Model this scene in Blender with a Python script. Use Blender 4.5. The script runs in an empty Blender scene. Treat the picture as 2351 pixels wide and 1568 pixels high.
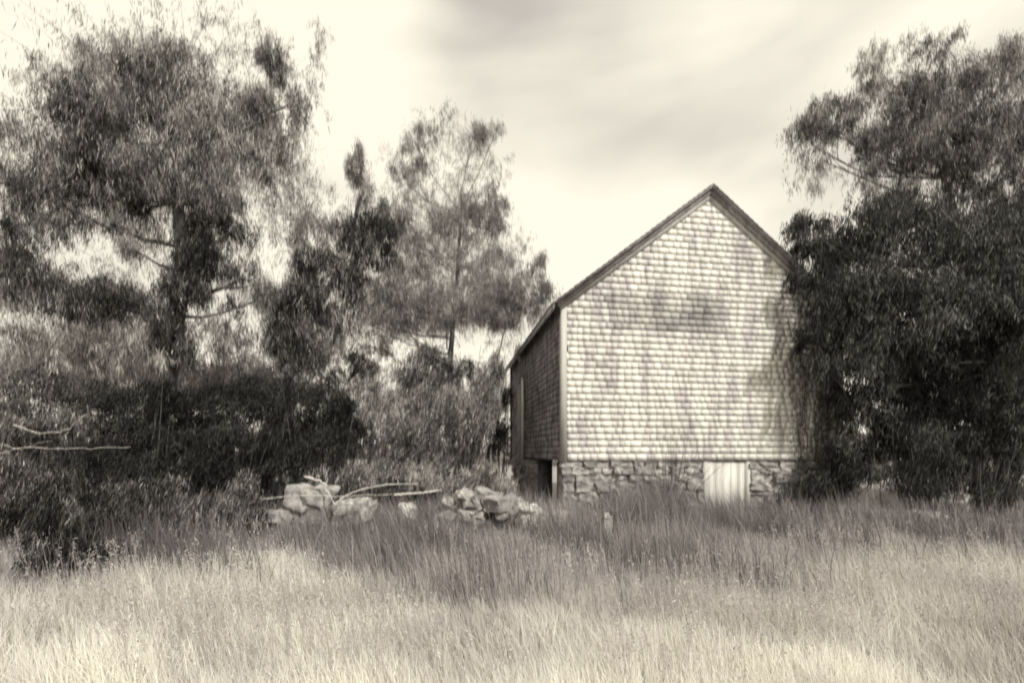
import bpy, math, random
import numpy as np
from mathutils import Vector, noise as mnoise

R = math.radians
rng = np.random.default_rng(7)
random.seed(7)
S = bpy.context.scene
COL = S.collection

# ------------------------------------------------------------------ camera
EYE = 1.6
cam_d = bpy.data.cameras.new('camera')
cam = bpy.data.objects.new('camera', cam_d)
COL.objects.link(cam)
cam.location = (0, 0, EYE)
cam.rotation_euler = (R(90), 0, 0)
cam_d.sensor_width = 36
cam_d.lens = 15.31
cam_d.shift_y = 0.1068
cam_d.clip_end = 2000
cam_d.clip_start = 0.05
# the photograph is soft all over: a wide-open lens focused a little short
cam_d.dof.use_dof = True
cam_d.dof.focus_distance = 2.2
cam_d.dof.aperture_fstop = 0.72
cam_d.dof.aperture_ratio = 4.0
S.camera = cam

# ------------------------------------------------------------------ sky, sun, exposure
SUN_EL, SUN_AZ = 44.0, 150.0          # azimuth from +Y clockwise: behind the camera, to the right
W = bpy.data.worlds.new('World')
S.world = W
W.use_nodes = True
nt = W.node_tree
nt.nodes.clear()


def nd(tree, kind, **kw):
    n = tree.nodes.new(kind)
    for k, v in kw.items():
        setattr(n, k, v)
    return n


out = nd(nt, 'ShaderNodeOutputWorld')
bg = nd(nt, 'ShaderNodeBackground')
bg.inputs['Strength'].default_value = 0.12
sky = nd(nt, 'ShaderNodeTexSky', sky_type='NISHITA')
sky.sun_disc = False
sky.sun_elevation = R(SUN_EL)
sky.sun_rotation = R(SUN_AZ)
bw = nd(nt, 'ShaderNodeRGBToBW')
nt.links.new(sky.outputs['Color'], bw.inputs[0])
tc = nd(nt, 'ShaderNodeTexCoord')
mp = nd(nt, 'ShaderNodeMapping')
mp.inputs['Scale'].default_value = (1.5, 1.5, 4.6)
mp.inputs['Rotation'].default_value = (0.0, 0.25, 0.0)
mp.inputs['Location'].default_value = (0.62, 0.3, 0.35)
nt.links.new(tc.outputs['Generated'], mp.inputs['Vector'])
ns = nd(nt, 'ShaderNodeTexNoise')
ns.inputs['Scale'].default_value = 1.25
ns.inputs['Detail'].default_value = 4
ns.inputs['Roughness'].default_value = 0.42
ns.inputs['Distortion'].default_value = 0.35
nt.links.new(mp.outputs['Vector'], ns.inputs['Vector'])
rp = nd(nt, 'ShaderNodeValToRGB')
cr = rp.color_ramp
cr.elements[0].position = 0.27
cr.elements[0].color = (0.62, 0.575, 0.52, 1)
cr.elements[1].position = 0.55
cr.elements[1].color = (1.12, 1.05, 0.89, 1)
e = cr.elements.new(0.43)
e.color = (0.93, 0.87, 0.745, 1)
# a few thicker grey banks and thin bright openings in the cloud sheet, frayed by the same noise
nz = nd(nt, 'ShaderNodeTexNoise')
nz.inputs['Scale'].default_value = 3.0
nz.inputs['Detail'].default_value = 3
nt.links.new(tc.outputs['Generated'], nz.inputs['Vector'])
wv = nd(nt, 'ShaderNodeVectorMath', operation='MULTIPLY_ADD')
wv.inputs[1].default_value = (0.35, 0.0, 0.28)
wv.inputs[2].default_value = (-0.175, 0.0, -0.14)
nt.links.new(nz.outputs['Color'], wv.inputs[0])
wa = nd(nt, 'ShaderNodeVectorMath', operation='ADD')
nt.links.new(tc.outputs['Generated'], wa.inputs[0])
nt.links.new(wv.outputs[0], wa.inputs[1])
last = ns.outputs['Fac']
for (ex, ez, wx_, wz_, amt) in ((0.0, 0.69, 0.16, 0.05, -0.10), (0.38, 0.56, 0.16, 0.035, -0.06), (0.14, 0.56, 0.12, 0.03, -0.04),
                                (0.13, 0.44, 0.20, 0.10, 0.10), (-0.55, 0.52, 0.35, 0.20, 0.06), (0.45, 0.64, 0.25, 0.06, 0.06)):
    su = nd(nt, 'ShaderNodeVectorMath', operation='SUBTRACT')
    su.inputs[1].default_value = (ex, 0.0, ez)
    nt.links.new(wa.outputs[0], su.inputs[0])
    sc_ = nd(nt, 'ShaderNodeVectorMath', operation='MULTIPLY')
    sc_.inputs[1].default_value = (1 / wx_, 0.0, 1 / wz_)
    nt.links.new(su.outputs[0], sc_.inputs[0])
    le = nd(nt, 'ShaderNodeVectorMath', operation='LENGTH')
    nt.links.new(sc_.outputs[0], le.inputs[0])
    mr = nd(nt, 'ShaderNodeMapRange', interpolation_type='SMOOTHSTEP')
    mr.inputs['From Min'].default_value = 0.0
    mr.inputs['From Max'].default_value = 2.6
    mr.inputs['To Min'].default_value = amt
    mr.inputs['To Max'].default_value = 0.0
    nt.links.new(le.outputs['Value'], mr.inputs['Value'])
    ad = nd(nt, 'ShaderNodeMath', operation='ADD')
    nt.links.new(last, ad.inputs[0])
    nt.links.new(mr.outputs[0], ad.inputs[1])
    last = ad.outputs[0]
nt.links.new(last, rp.inputs['Fac'])
cl = nd(nt, 'ShaderNodeVectorMath', operation='SCALE')
cl.inputs['Scale'].default_value = 1.0 / 0.12
nt.links.new(rp.outputs['Color'], cl.inputs[0])
tint = nd(nt, 'ShaderNodeMixRGB', blend_type='MULTIPLY')
tint.inputs['Fac'].default_value = 1
tint.inputs['Color2'].default_value = (1.0, 0.95, 0.84, 1)
nt.links.new(bw.outputs[0], tint.inputs['Color1'])
mx = nd(nt, 'ShaderNodeMixRGB')
mx.inputs['Fac'].default_value = 0.93      # thin cloud cover over most of the sky
nt.links.new(tint.outputs[0], mx.inputs['Color1'])
nt.links.new(cl.outputs[0], mx.inputs['Color2'])
nt.links.new(mx.outputs[0], bg.inputs['Color'])
nt.links.new(bg.outputs[0], out.inputs['Surface'])

sd = bpy.data.lights.new('sun', 'SUN')
sd.energy = 4.3
sd.angle = R(3)
sd.color = (1.0, 0.975, 0.92)
sun = bpy.data.objects.new('sun', sd)
COL.objects.link(sun)
a = R(SUN_AZ)
sdir = Vector((math.sin(a) * math.cos(R(SUN_EL)), math.cos(a) * math.cos(R(SUN_EL)), math.sin(R(SUN_EL))))
sun.rotation_euler = (-sdir).to_track_quat('-Z', 'Y').to_euler()
sun.location = sdir * 60
S.view_settings.view_transform = 'Standard'
S.view_settings.look = 'None'
S.view_settings.exposure = 0.0
S.view_settings.gamma = 1
S.view_settings.use_curve_mapping = False
S.cycles.filter_width = 1.7
S.cycles.max_bounces = 6
S.cycles.diffuse_bounces = 3
S.cycles.glossy_bounces = 1
S.cycles.transmission_bounces = 3


# ------------------------------------------------------------------ helpers
def at(px, py, d):
    """point at distance d along +Y that stands where the site sketch has it"""
    return np.array([(px - 1175.5) / 1000.0 * d, d, EYE + (1035.0 - py) / 1000.0 * d])


def tag(o, label=None, cat=None, group=None, kind=None):
    if label: o['label'] = label
    if cat: o['category'] = cat
    if group: o['group'] = group
    if kind: o['kind'] = kind
    return o


def empty(name, loc=(0, 0, 0), rz=0.0):
    o = bpy.data.objects.new(name, None)
    o.location = loc
    o.rotation_euler = (0, 0, rz)
    o.empty_display_size = 0.2
    COL.objects.link(o)
    return o


def link(name, me, parent=None, loc=None):
    o = bpy.data.objects.new(name, me)
    COL.objects.link(o)
    if parent is not None: o.parent = parent
    if loc is not None: o.location = loc
    return o


def mesh_np(name, V, F, mat, tone=None, smooth=False):
    """V (n,3), F (m,k) all faces of the same size; tone per vertex"""
    me = bpy.data.meshes.new(name)
    V = np.asarray(V, dtype=np.float32)
    F = np.asarray(F, dtype=np.int32)
    k = F.shape[1]
    me.vertices.add(len(V))
    me.vertices.foreach_set('co', V.ravel())
    me.loops.add(F.size)
    me.loops.foreach_set('vertex_index', F.ravel())
    me.polygons.add(len(F))
    me.polygons.foreach_set('loop_start', np.arange(0, F.size, k, dtype=np.int32))
    me.polygons.foreach_set('loop_total', np.full(len(F), k, dtype=np.int32))
    if smooth:
        me.polygons.foreach_set('use_smooth', np.ones(len(F), dtype=bool))
    if tone is not None:
        at_ = me.attributes.new('tone', 'FLOAT', 'POINT')
        at_.data.foreach_set('value', np.asarray(tone, dtype=np.float32))
    me.materials.append(mat)
    me.update(calc_edges=True)
    return me


class MB:
    """collects boxes, prisms and tubes, all quads (caps fan out as quads)"""
    def __init__(s):
        s.v, s.f, s.t, s.n = [], [], [], 0

    def add(s, V, F, tone=0.5):
        V = np.asarray(V, float)
        s.v.append(V)
        s.f.append(np.asarray(F, int) + s.n)
        s.t.append(np.full(len(V), tone))
        s.n += len(V)

    def box8(s, P, tone=0.5):
        s.add(P, [[0, 3, 2, 1], [4, 5, 6, 7], [0, 1, 5, 4], [1, 2, 6, 5], [2, 3, 7, 6], [3, 0, 4, 7]], tone)

    def box(s, x0, x1, y0, y1, z0, z1, tone=0.5):
        s.box8([(x0, y0, z0), (x1, y0, z0), (x1, y1, z0), (x0, y1, z0), (x0, y0, z1), (x1, y0, z1), (x1, y1, z1), (x0, y1, z1)], tone)

    def tube(s, P, rad, seg=7, tone=0.5):
        P = np.asarray(P, float)
        rad = np.asarray(rad, float) * np.ones(len(P))
        T = np.gradient(P, axis=0)
        T /= np.linalg.norm(T, axis=1)[:, None] + 1e-9
        ref = np.array([0.3, 0.9, 0.1])
        A = np.cross(T, ref)
        A /= np.linalg.norm(A, axis=1)[:, None] + 1e-9
        B = np.cross(T, A)
        th = np.arange(seg) / seg * 2 * math.pi
        V = P[:, None, :] + rad[:, None, None] * (np.cos(th)[None, :, None] * A[:, None, :] + np.sin(th)[None, :, None] * B[:, None, :])
        n = len(P)
        i, j = np.meshgrid(np.arange(n - 1), np.arange(seg), indexing='ij')
        j2 = (j + 1) % seg
        F = np.stack([i * seg + j, i * seg + j2, (i + 1) * seg + j2, (i + 1) * seg + j], -1).reshape(-1, 4)
        s.add(V.reshape(-1, 3), F, tone)

    def mesh(s, name, mat, smooth=False):
        return mesh_np(name, np.concatenate(s.v), np.concatenate(s.f), mat, np.concatenate(s.t), smooth)

    def build(s, name, mat, parent=None, smooth=False):
        return link(name, s.mesh(name, mat, smooth), parent)


# ------------------------------------------------------------------ materials (toned, near monochrome, as the photograph)
def new_mat(name):
    m = bpy.data.materials.new(name)
    m.use_nodes = True
    t = m.node_tree
    t.nodes.clear()
    return m, t


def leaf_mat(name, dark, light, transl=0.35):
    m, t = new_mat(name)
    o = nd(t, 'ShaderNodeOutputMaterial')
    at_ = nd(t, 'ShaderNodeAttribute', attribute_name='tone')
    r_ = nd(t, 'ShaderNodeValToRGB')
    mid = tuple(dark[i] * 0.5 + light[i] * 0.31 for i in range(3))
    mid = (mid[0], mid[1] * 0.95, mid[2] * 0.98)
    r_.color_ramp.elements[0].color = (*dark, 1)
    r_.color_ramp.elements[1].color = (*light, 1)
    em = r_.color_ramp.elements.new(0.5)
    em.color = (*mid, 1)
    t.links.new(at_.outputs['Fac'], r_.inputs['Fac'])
    p = nd(t, 'ShaderNodeBsdfPrincipled')
    p.inputs['Roughness'].default_value = 0.6
    p.inputs['Specular IOR Level'].default_value = 0.15
    tr = nd(t, 'ShaderNodeBsdfTranslucent')
    t.links.new(r_.outputs[0], p.inputs['Base Color'])
    t.links.new(r_.outputs[0], tr.inputs['Color'])
    ms = nd(t, 'ShaderNodeMixShader')
    ms.inputs[0].default_value = transl
    t.links.new(p.outputs[0], ms.inputs[1])
    t.links.new(tr.outputs[0], ms.inputs[2])
    t.links.new(ms.outputs[0], o.inputs['Surface'])
    return m


def rough_mat(name, ca, cb, scale=(6, 6, 6), detail=6, lo=0.35, hi=0.65, tone_amt=0.0, tone_dark=(0.1, 0.1, 0.1), bump=0.3, rough=0.85, fine=40):
    """base colour: stretched noise between two colours, then mixed towards tone_dark by the piece's own tone"""
    m, t = new_mat(name)
    o = nd(t, 'ShaderNodeOutputMaterial')
    p = nd(t, 'ShaderNodeBsdfPrincipled')
    p.inputs['Roughness'].default_value = rough
    p.inputs['Specular IOR Level'].default_value = 0.2
    g = nd(t, 'ShaderNodeNewGeometry')
    mp_ = nd(t, 'ShaderNodeMapping')
    mp_.inputs['Scale'].default_value = scale
    t.links.new(g.outputs['Position'], mp_.inputs['Vector'])
    n1 = nd(t, 'ShaderNodeTexNoise')
    n1.inputs['Scale'].default_value = 1
    n1.inputs['Detail'].default_value = detail
    n1.inputs['Roughness'].default_value = 0.6
    t.links.new(mp_.outputs[0], n1.inputs['Vector'])
    r_ = nd(t, 'ShaderNodeValToRGB')
    r_.color_ramp.elements[0].position = lo
    r_.color_ramp.elements[0].color = (*ca, 1)
    r_.color_ramp.elements[1].position = hi
    r_.color_ramp.elements[1].color = (*cb, 1)
    t.links.new(n1.outputs['Fac'], r_.inputs['Fac'])
    at_ = nd(t, 'ShaderNodeAttribute', attribute_name='tone')
    mu = nd(t, 'ShaderNodeMath', operation='MULTIPLY', use_clamp=True)
    mu.inputs[1].default_value = tone_amt
    t.links.new(at_.outputs['Fac'], mu.inputs[0])
    mc = nd(t, 'ShaderNodeMixRGB')
    mc.inputs['Color2'].default_value = (*tone_dark, 1)
    t.links.new(mu.outputs[0], mc.inputs['Fac'])
    t.links.new(r_.outputs[0], mc.inputs['Color1'])
    t.links.new(mc.outputs[0], p.inputs['Base Color'])
    n2 = nd(t, 'ShaderNodeTexNoise')
    n2.inputs['Scale'].default_value = fine / 6.0
    n2.inputs['Detail'].default_value = 5
    t.links.new(mp_.outputs[0], n2.inputs['Vector'])
    b = nd(t, 'ShaderNodeBump')
    b.inputs['Strength'].default_value = bump
    b.inputs['Distance'].default_value = 0.02
    t.links.new(n2.outputs['Fac'], b.inputs['Height'])
    t.links.new(b.outputs[0], p.inputs['Normal'])
    t.links.new(p.outputs[0], o.inputs['Surface'])
    return m


M = {}
M['shingle'] = rough_mat('weathered_shingle', (0.54, 0.50, 0.495), (0.84, 0.82, 0.74), scale=(4.2, 4.2, 0.8), detail=9, lo=0.36, hi=0.56,
                         tone_amt=1.0, tone_dark=(0.12, 0.11, 0.112), bump=0.05)
M['shingle_side'] = rough_mat('shaded_side_shingle', (0.13, 0.122, 0.125), (0.36, 0.33, 0.335), scale=(5, 5, 1.5), lo=0.35, hi=0.62,
                              tone_amt=0.8, tone_dark=(0.05, 0.05, 0.05), bump=0.2)  # side wall's shade is partly put into this darker shingle colour
M['paint'] = rough_mat('worn_pale_paint', (0.44, 0.41, 0.40), (0.76, 0.74, 0.67), scale=(9, 9, 1.2), lo=0.3, hi=0.6, tone_amt=0.6, tone_dark=(0.2, 0.19, 0.185), bump=0.15)
M['board'] = rough_mat('grey_board', (0.20, 0.185, 0.185), (0.42, 0.395, 0.38), scale=(8, 8, 2), tone_amt=0.5, bump=0.3)
M['darkwood'] = rough_mat('dark_wood', (0.03, 0.03, 0.03), (0.07, 0.068, 0.068), scale=(6, 6, 2), bump=0.3)
M['roof'] = rough_mat('roof_shingle', (0.22, 0.21, 0.21), (0.50, 0.475, 0.46), scale=(5, 5, 5), tone_amt=0.6, bump=0.3)
M['stone'] = rough_mat('field_stone', (0.13, 0.122, 0.122), (0.56, 0.53, 0.49), scale=(9, 9, 10), lo=0.3, hi=0.68, tone_amt=0.75,
                       tone_dark=(0.10, 0.095, 0.098), bump=0.6)
M['palestone'] = rough_mat('pale_stone', (0.16, 0.152, 0.152), (0.62, 0.60, 0.55), scale=(11, 11, 11), detail=9, lo=0.34, hi=0.66, tone_amt=0.5,
                           tone_dark=(0.12, 0.115, 0.115), bump=0.6)
M['mortar'] = rough_mat('dark_rubble', (0.05, 0.048, 0.048), (0.14, 0.13, 0.13), scale=(8, 8, 8), bump=0.6)
M['bark'] = rough_mat('bark', (0.045, 0.046, 0.044), (0.15, 0.142, 0.14), scale=(14, 14, 3), bump=0.9)
M['palebark'] = rough_mat('pale_bark', (0.34, 0.32, 0.31), (0.70, 0.67, 0.61), scale=(12, 12, 12), bump=0.4)
M['soil'] = rough_mat('soil', (0.14, 0.13, 0.13), (0.40, 0.375, 0.36), scale=(1.2, 1.2, 1.2), lo=0.3, hi=0.7, bump=0.5, fine=60)
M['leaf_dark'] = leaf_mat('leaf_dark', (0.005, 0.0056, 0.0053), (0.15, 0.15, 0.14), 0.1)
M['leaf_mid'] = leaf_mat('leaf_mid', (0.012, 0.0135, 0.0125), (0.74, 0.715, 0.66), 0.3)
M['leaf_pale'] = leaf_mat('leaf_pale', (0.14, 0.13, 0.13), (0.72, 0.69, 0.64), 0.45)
M['grass'] = leaf_mat('dry_grass', (0.34, 0.32, 0.32), (0.95, 0.93, 0.84), 0.4)
M['weed'] = leaf_mat('weed_stalk', (0.11, 0.101, 0.100), (0.66, 0.635, 0.60), 0.35)


# ------------------------------------------------------------------ ground
def gz(x, y):
    """height of the meadow"""
    x = np.asarray(x, float); y = np.asarray(y, float)
    near = np.exp(-((np.hypot(x, y - 6)) / 25.0) ** 2)
    h = 0.07 * np.sin(x * 0.9 + 1.3) * np.cos(y * 0.7) + 0.05 * np.sin(x * 2.1 + y * 1.7)
    return h * near + 0.10 * np.clip((y - 5) / 4, 0, 1) * near


def grid_ground():
    xs = np.concatenate([[-900, -500, -250, -120, -60, -40, -30, -25], np.linspace(-20, 20, 161), [25, 30, 40, 60, 120, 250, 500, 900]])
    ys = np.concatenate([[-400, -150, -50, -20, -10, -5], np.linspace(-2, 22, 121), [26, 32, 45, 70, 120, 250, 500, 1200]])
    X, Y = np.meshgrid(xs, ys)
    Z = gz(X, Y) + rng.normal(0, 0.006, X.shape) * (np.abs(X) < 20)
    n, m = X.shape
    V = np.stack([X, Y, Z], -1).reshape(-1, 3)
    i, j = np.meshgrid(np.arange(n - 1), np.arange(m - 1), indexing='ij')
    F = np.stack([i * m + j, i * m + j + 1, (i + 1) * m + j + 1, (i + 1) * m + j], -1).reshape(-1, 4)
    return mesh_np('ground', V, F, M['soil'], smooth=True)


tag(link('ground', grid_ground()), kind='structure')

# ------------------------------------------------------------------ barn
BA = math.atan2(0.9, 5.98)
BW, BD = 6.05, 6.5               # width of the gable, depth of the barn
BX, BY = 0.955, 8.3              # near left corner
Z0, ZE, ZA = 1.45, 4.46, 6.80    # sill, eave, apex
barn = empty('barn', (BX, BY, 0), BA)
tag(barn, 'old barn with pale weathered shingle gable standing on a low fieldstone foundation', 'barn')
slope = (ZA - ZE) / (BW / 2)


def roof_z(x):
    return ZA - abs(x - BW / 2) * slope


# solid wall core (local frame: x along the gable, y back, z up)
g = 0.0
wall = MB()
P = [(0, 0, Z0), (BW, 0, Z0), (BW, 0, ZE), (BW / 2, 0, ZA), (0, 0, ZE)]
Q = [(x, BD, z) for x, y, z in P]
me = bpy.data.meshes.new('wall')
me.from_pydata(P + Q, [], [(0, 1, 2, 3, 4), (9, 8, 7, 6, 5), (0, 5, 6, 1), (1, 6, 7, 2), (4, 9, 5, 0)])
me.materials.append(M['darkwood'])
link('wall', me, barn)

# shingles: list (wall, u0, u1, z_bottom, h, tone)
EXPO = 0.127


def tone_gable(u, z):
    t = 0.05 + 0.05 * random.random()
    # darker, older rows left where an opening was shingled over
    cx, cz = 2.15, 4.30
    d = max(abs(u - cx) / 1.25, abs(z - cz) / 0.42)
    k = mnoise.noise(Vector((u * 2.1, 3.3, z * 2.6)))
    if d < 1.0:
        t += 0.40 + 0.45 * k
    elif d < 1.35:
        t += 0.06 + 0.2 * k
    k2 = mnoise.noise(Vector((u * 1.5 + 9, 1.0, z * 0.8)))
    t += max(0, k2) * 0.22
    if random.random() < 0.035:
        t += 0.25
    return min(max(t, 0.0), 0.85)


shin = []
z = Z0 - 0.03
row = 0
while z < ZA - 0.06:
    u = -0.005 - random.random() * 0.1
    hi_z = z + EXPO
    dz = 0.002 * math.sin(row)
    while u < BW:
        w = random.choice((0.11, 0.14, 0.16, 0.19, 0.23))
        a0, a1 = max(u, 0.09), min(u + w, BW - 0.09)
        if hi_z > ZE:        # clip under the rake
            lim = BW / 2 - (z + EXPO * 0.75 - ZE) / slope
            a0, a1 = max(a0, BW / 2 - lim), min(a1, BW / 2 + lim)
        if a1 - a0 > 0.03:
            shin.append(('g', a0 + 0.0002, a1 - 0.0002, z, random.choice((0, 0, 0, 0, -1, 1)), tone_gable((a0 + a1) / 2, z)))
        u += w
    z += EXPO
    row += 1
z = Z0 - 0.03
while z < ZE - 0.03:
    u = -random.random() * 0.1
    while u < BD:
        w = random.choice((0.11, 0.14, 0.16, 0.19, 0.23))
        a0, a1 = max(u, 0.09), min(u + w, BD - 0.1)
        # the plank door takes this stretch of the side wall
        if a1 > 4.05 and a0 < 4.95 and z < 3.65:
            if a0 < 4.05: a1 = 4.05
            elif a1 > 4.95: a0 = 4.95
            else: a1 = a0
        if a1 - a0 > 0.03:
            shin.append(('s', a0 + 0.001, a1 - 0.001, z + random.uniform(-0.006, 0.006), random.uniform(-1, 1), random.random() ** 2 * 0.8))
        u += w
    z += EXPO


def shingle_pts(w, h=EXPO + 0.03, t0=0.024, t1=0.006, skew=0.0):
    """a tapered shake in its own frame: x along the course, -y outward"""
    s = skew * 0.002
    return np.array([(-w / 2, -t0, s), (w / 2, -t0, -s), (w / 2, 0.0, -s), (-w / 2, 0.0, s),
                     (-w / 2, -t1, h), (w / 2, -t1, h), (w / 2, 0.0, h), (-w / 2, 0.0, h)])


cb, sb = math.cos(BA), math.sin(BA)


def shingle_place(s):
    kind, a0, a1, z, sk, tn = s
    c = (a0 + a1) / 2
    if kind == 'g': return (c, -0.001, z), 0.0
    return (-0.001, c, z), -math.pi / 2


def cam_dist(s):
    (x, y, z), _ = shingle_place(s)
    wx, wy = BX + x * cb - y * sb, BY + x * sb + y * cb
    base = math.hypot(wx, wy, ) ** 2 + (z - EYE) ** 2
    return base / (s[2] - s[1])      # big and near first


gs = [s for s in shin if s[0] == 'g']
ss = [s for s in shin if s[0] == 's']
gs.sort(key=cam_dist)
single, rest = gs[:298], gs[298:]


def butt(s):
    """thicker butts in some stretches of a course, nearly worn flat in others"""
    k = mnoise.noise(Vector((s[1] * 0.9, s[3] * 7.9 * 1.7, 5.0)))
    return 0.019 if k > 0.15 else (0.0155 if k > -0.15 else 0.012)


cache = {}
for s in single:
    w = round((s[2] - s[1]) / 0.005) * 0.005
    tn = round(s[5] * 8) / 8
    sk = round(s[4] * 1) / 1
    th = butt(s)
    key = (w, tn, sk, th)
    if key not in cache:
        b = MB(); b.box8(shingle_pts(w - 0.0002, t0=th, skew=sk), tn)
        cache[key] = b.mesh('shingle', M['shingle'])
    loc, rz = shingle_place(s)
    o = link('shingle', cache[key], barn, loc)
    o.rotation_euler = (0, 0, rz)


def shingle_mass(lst, mat, name):
    b = MB()
    for s in lst:
        loc, rz = shingle_place(s)
        P = shingle_pts(s[2] - s[1], t0=butt(s), skew=s[4])
        if rz:
            P = np.stack([P[:, 1], -P[:, 0], P[:, 2]], -1)
        b.box8(P + np.array(loc), s[5])
    o = b.build(name, mat, barn)
    o['kind'] = 'stuff'
    return o


shingle_mass(rest, M['shingle'], 'shingle')
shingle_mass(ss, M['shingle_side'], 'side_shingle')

# corner boards, skirt, frieze
b = MB(); b.box(-0.03, 0.085, -0.032, -0.002, Z0 - 0.06, ZE - 0.03, 0.9); b.build('corner_board', M['paint'], barn)
b = MB(); b.box(-0.032, -0.002, 0.0, 0.085, Z0 - 0.06, ZE - 0.03, 1.0); b.build('corner_board', M['paint'], barn)
b = MB(); b.box(BW - 0.085, BW + 0.03, -0.032, -0.002, Z0 - 0.06, ZE - 0.03, 0.2); b.build('corner_board', M['paint'], barn)
b = MB(); b.box(-0.05, 0.0, BD - 0.1, BD + 0.04, Z0 - 0.3, ZE - 0.03, 0.9); b.build('corner_board', M['board'], barn)

# rake boards with a thin shadow line, roof slabs, roof shingles showing their ends
OV, RT = 0.16, 0.05


def rake(sgn, y0, y1, d0, d1, mat, name, ext, tone=0.4):
    """a board under the roof slope, from depth d0 to d1 below the slope line"""
    b = MB()
    xe = BW / 2 + sgn * (BW / 2 + ext)
    ze = ZA - (BW / 2 + ext) * slope
    xm = BW / 2 + sgn * 0.0005
    b.box8([(xm, y0, ZA - d1), (xe, y0, ze - d1), (xe, y1, ze - d1), (xm, y1, ZA - d1),
            (xm, y0, ZA - d0), (xe, y0, ze - d0), (xe, y1, ze - d0), (xm, y1, ZA - d0)], tone)
    return b.build(name, mat, barn)


for sg in (-1, 1):
    rake(sg, -0.045, -0.003, 0.0, 0.17, M['paint'], 'rake_board', 0.05, 0.75)
    rake(sg, -0.085, -0.047, -0.015, 0.075, M['board'], 'rake_moulding', 0.10, 0.2)
    roof = rake(sg, -OV, BD + OV, -0.055, -0.017, M['board'], 'roof_deck', 0.22, 0.5)
    # courses of roof shingles laid on the deck
    ln = math.hypot(BW / 2 + 0.22, (BW / 2 + 0.22) * slope)
    nc = int(ln / 0.14)
    b = MB()
    for i in range(nc + 1):
        e0 = (BW / 2 + 0.24) * (1 - i / (nc + 1))
        e1 = max((BW / 2 + 0.24) * (1 - (i + 1.3) / (nc + 1)), 0.002)
        yy = -OV - 0.02
        while yy < BD + OV:
            w = random.uniform(0.2, 0.5)
            y2 = min(yy + w, BD + OV + 0.02)
            j = random.uniform(0, 0.006)
            p = []
            for (ee, lo_, hi_) in ((e0, 0.057, 0.082 + j), (e1, 0.057, 0.066)):
                x_ = BW / 2 + sg * ee
                z_ = ZA - ee * slope
                p.append([(x_, yy + 0.003, z_ + lo_), (x_, y2 - 0.003, z_ + lo_), (x_, y2 - 0.003, z_ + hi_), (x_, yy + 0.003, z_ + hi_)])
            b.add(p[0] + p[1], [[0, 1, 2, 3], [7, 6, 5, 4], [0, 4, 5, 1], [1, 5, 6, 2], [2, 6, 7, 3], [3, 7, 4, 0]], random.random())
            yy = y2
    o = b.build('roof_shingle', M['roof'], barn)
    o['kind'] = 'stuff'

# eave fascia along the side
b = MB(); b.box(-0.215, -0.19, -OV, BD + OV, ZE - 0.23, ZE - 0.125, 0.6); b.build('fascia', M['board'], barn)

# plank door in the side wall, standing a hand's breadth open, with a bright edge board
door = empty('door', (-0.03, 4.05, 0)); door.parent = barn
for i in range(5):
    b = MB(); b.box(-0.02, 0.012, 0.10 + i * 0.17, 0.262 + i * 0.17, Z0 - 0.2, 3.62, random.random()); b.build('plank', M['board'], door)
b = MB(); b.box(-0.05, 0.012, 0.0, 0.095, Z0 - 0.22, 3.66, 0.0); b.build('frame', M['paint'], door)
b = MB(); b.box(-0.047, 0.010, 0.0955, 0.96, 3.622, 3.70, 0.3); b.build('frame', M['board'], door)


# ---- stones
def stone_mesh(name, mat, sx, sy, sz, seed, tone=0.3, sub=2, rough=0.22):
    """a worn block: subdivided cube pushed about by noise, flats kept"""
    import bmesh
    bm = bmesh.new()
    bmesh.ops.create_cube(bm, size=1)
    bmesh.ops.subdivide_edges(bm, edges=bm.edges[:], cuts=sub, use_grid_fill=True)
    sd_ = Vector((seed * 3.1, seed * 7.7, seed * 1.3))
    for v in bm.verts:
        p = v.co.copy()
        r = p.length
        q = p * (0.80 + 0.20 * (0.5 / max(r, 1e-3)))
        nn = mnoise.noise_vector(p * 2.3 + sd_) * rough + mnoise.noise_vector(p * 6.0 + sd_) * rough * 0.25
        q = q + nn
        v.co = Vector((q.x * sx, q.y * sy, q.z * sz))
    me_ = bpy.data.meshes.new(name)
    bm.to_mesh(me_)
    bm.free()
    me_.materials.append(mat)
    a_ = me_.attributes.new('tone', 'FLOAT', 'POINT')
    a_.data.foreach_set('value', np.full(len(me_.vertices), tone, dtype=np.float32))
    return me_


STONES = [stone_mesh('stone', M['stone'], 1, 1, 1, i + 1, tone=(0.1, 0.25, 0.45, 0.65)[i % 4], sub=1 if i % 2 else 2, rough=0.17) for i in range(12)]

HX0, HX1 = 3.02, 3.86       # the boarded hatch in the foundation
fnd = empty('foundation', (0, 0, 0)); fnd.parent = barn
b = MB()
for x0, x1 in ((-0.0, HX0 - 0.1), (HX1 + 0.1, BW)):
    b.box(x0 + 0.04, x1 - 0.02, 0.10, 0.55, -0.3, Z0 - 0.06)
b.box(0.10, 0.45, 2.6, BD, -0.3, Z0 - 0.06)
b.build('rubble_core', M['mortar'], fnd)


def lay(x0, x1, z0, z1, along='x', off=0.0):
    z = z0
    while z < z1:
        h = min(random.uniform(0.10, 0.20), z1 - z)
        if h < 0.05: break
        x = x0
        while x < x1 - 0.05:
            w = min(random.uniform(0.16, 0.42), x1 - x)
            o = link('stone', random.choice(STONES), fnd)
            c = x + w / 2
            pr = random.uniform(-0.05, 0.06)
            o.location = (c, 0.13 - pr, z + h / 2) if along == 'x' else (0.13 - pr, c, z + h / 2)
            o.rotation_euler = (random.uniform(-.08, .08), random.uniform(-.07, .07), (0 if along == 'x' else math.pi / 2) + random.choice((0, math.pi)) + random.uniform(-.1, .1))
            o.scale = (w * 1.03, 0.30, h * 1.05)
            x += w
        z += h


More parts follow.
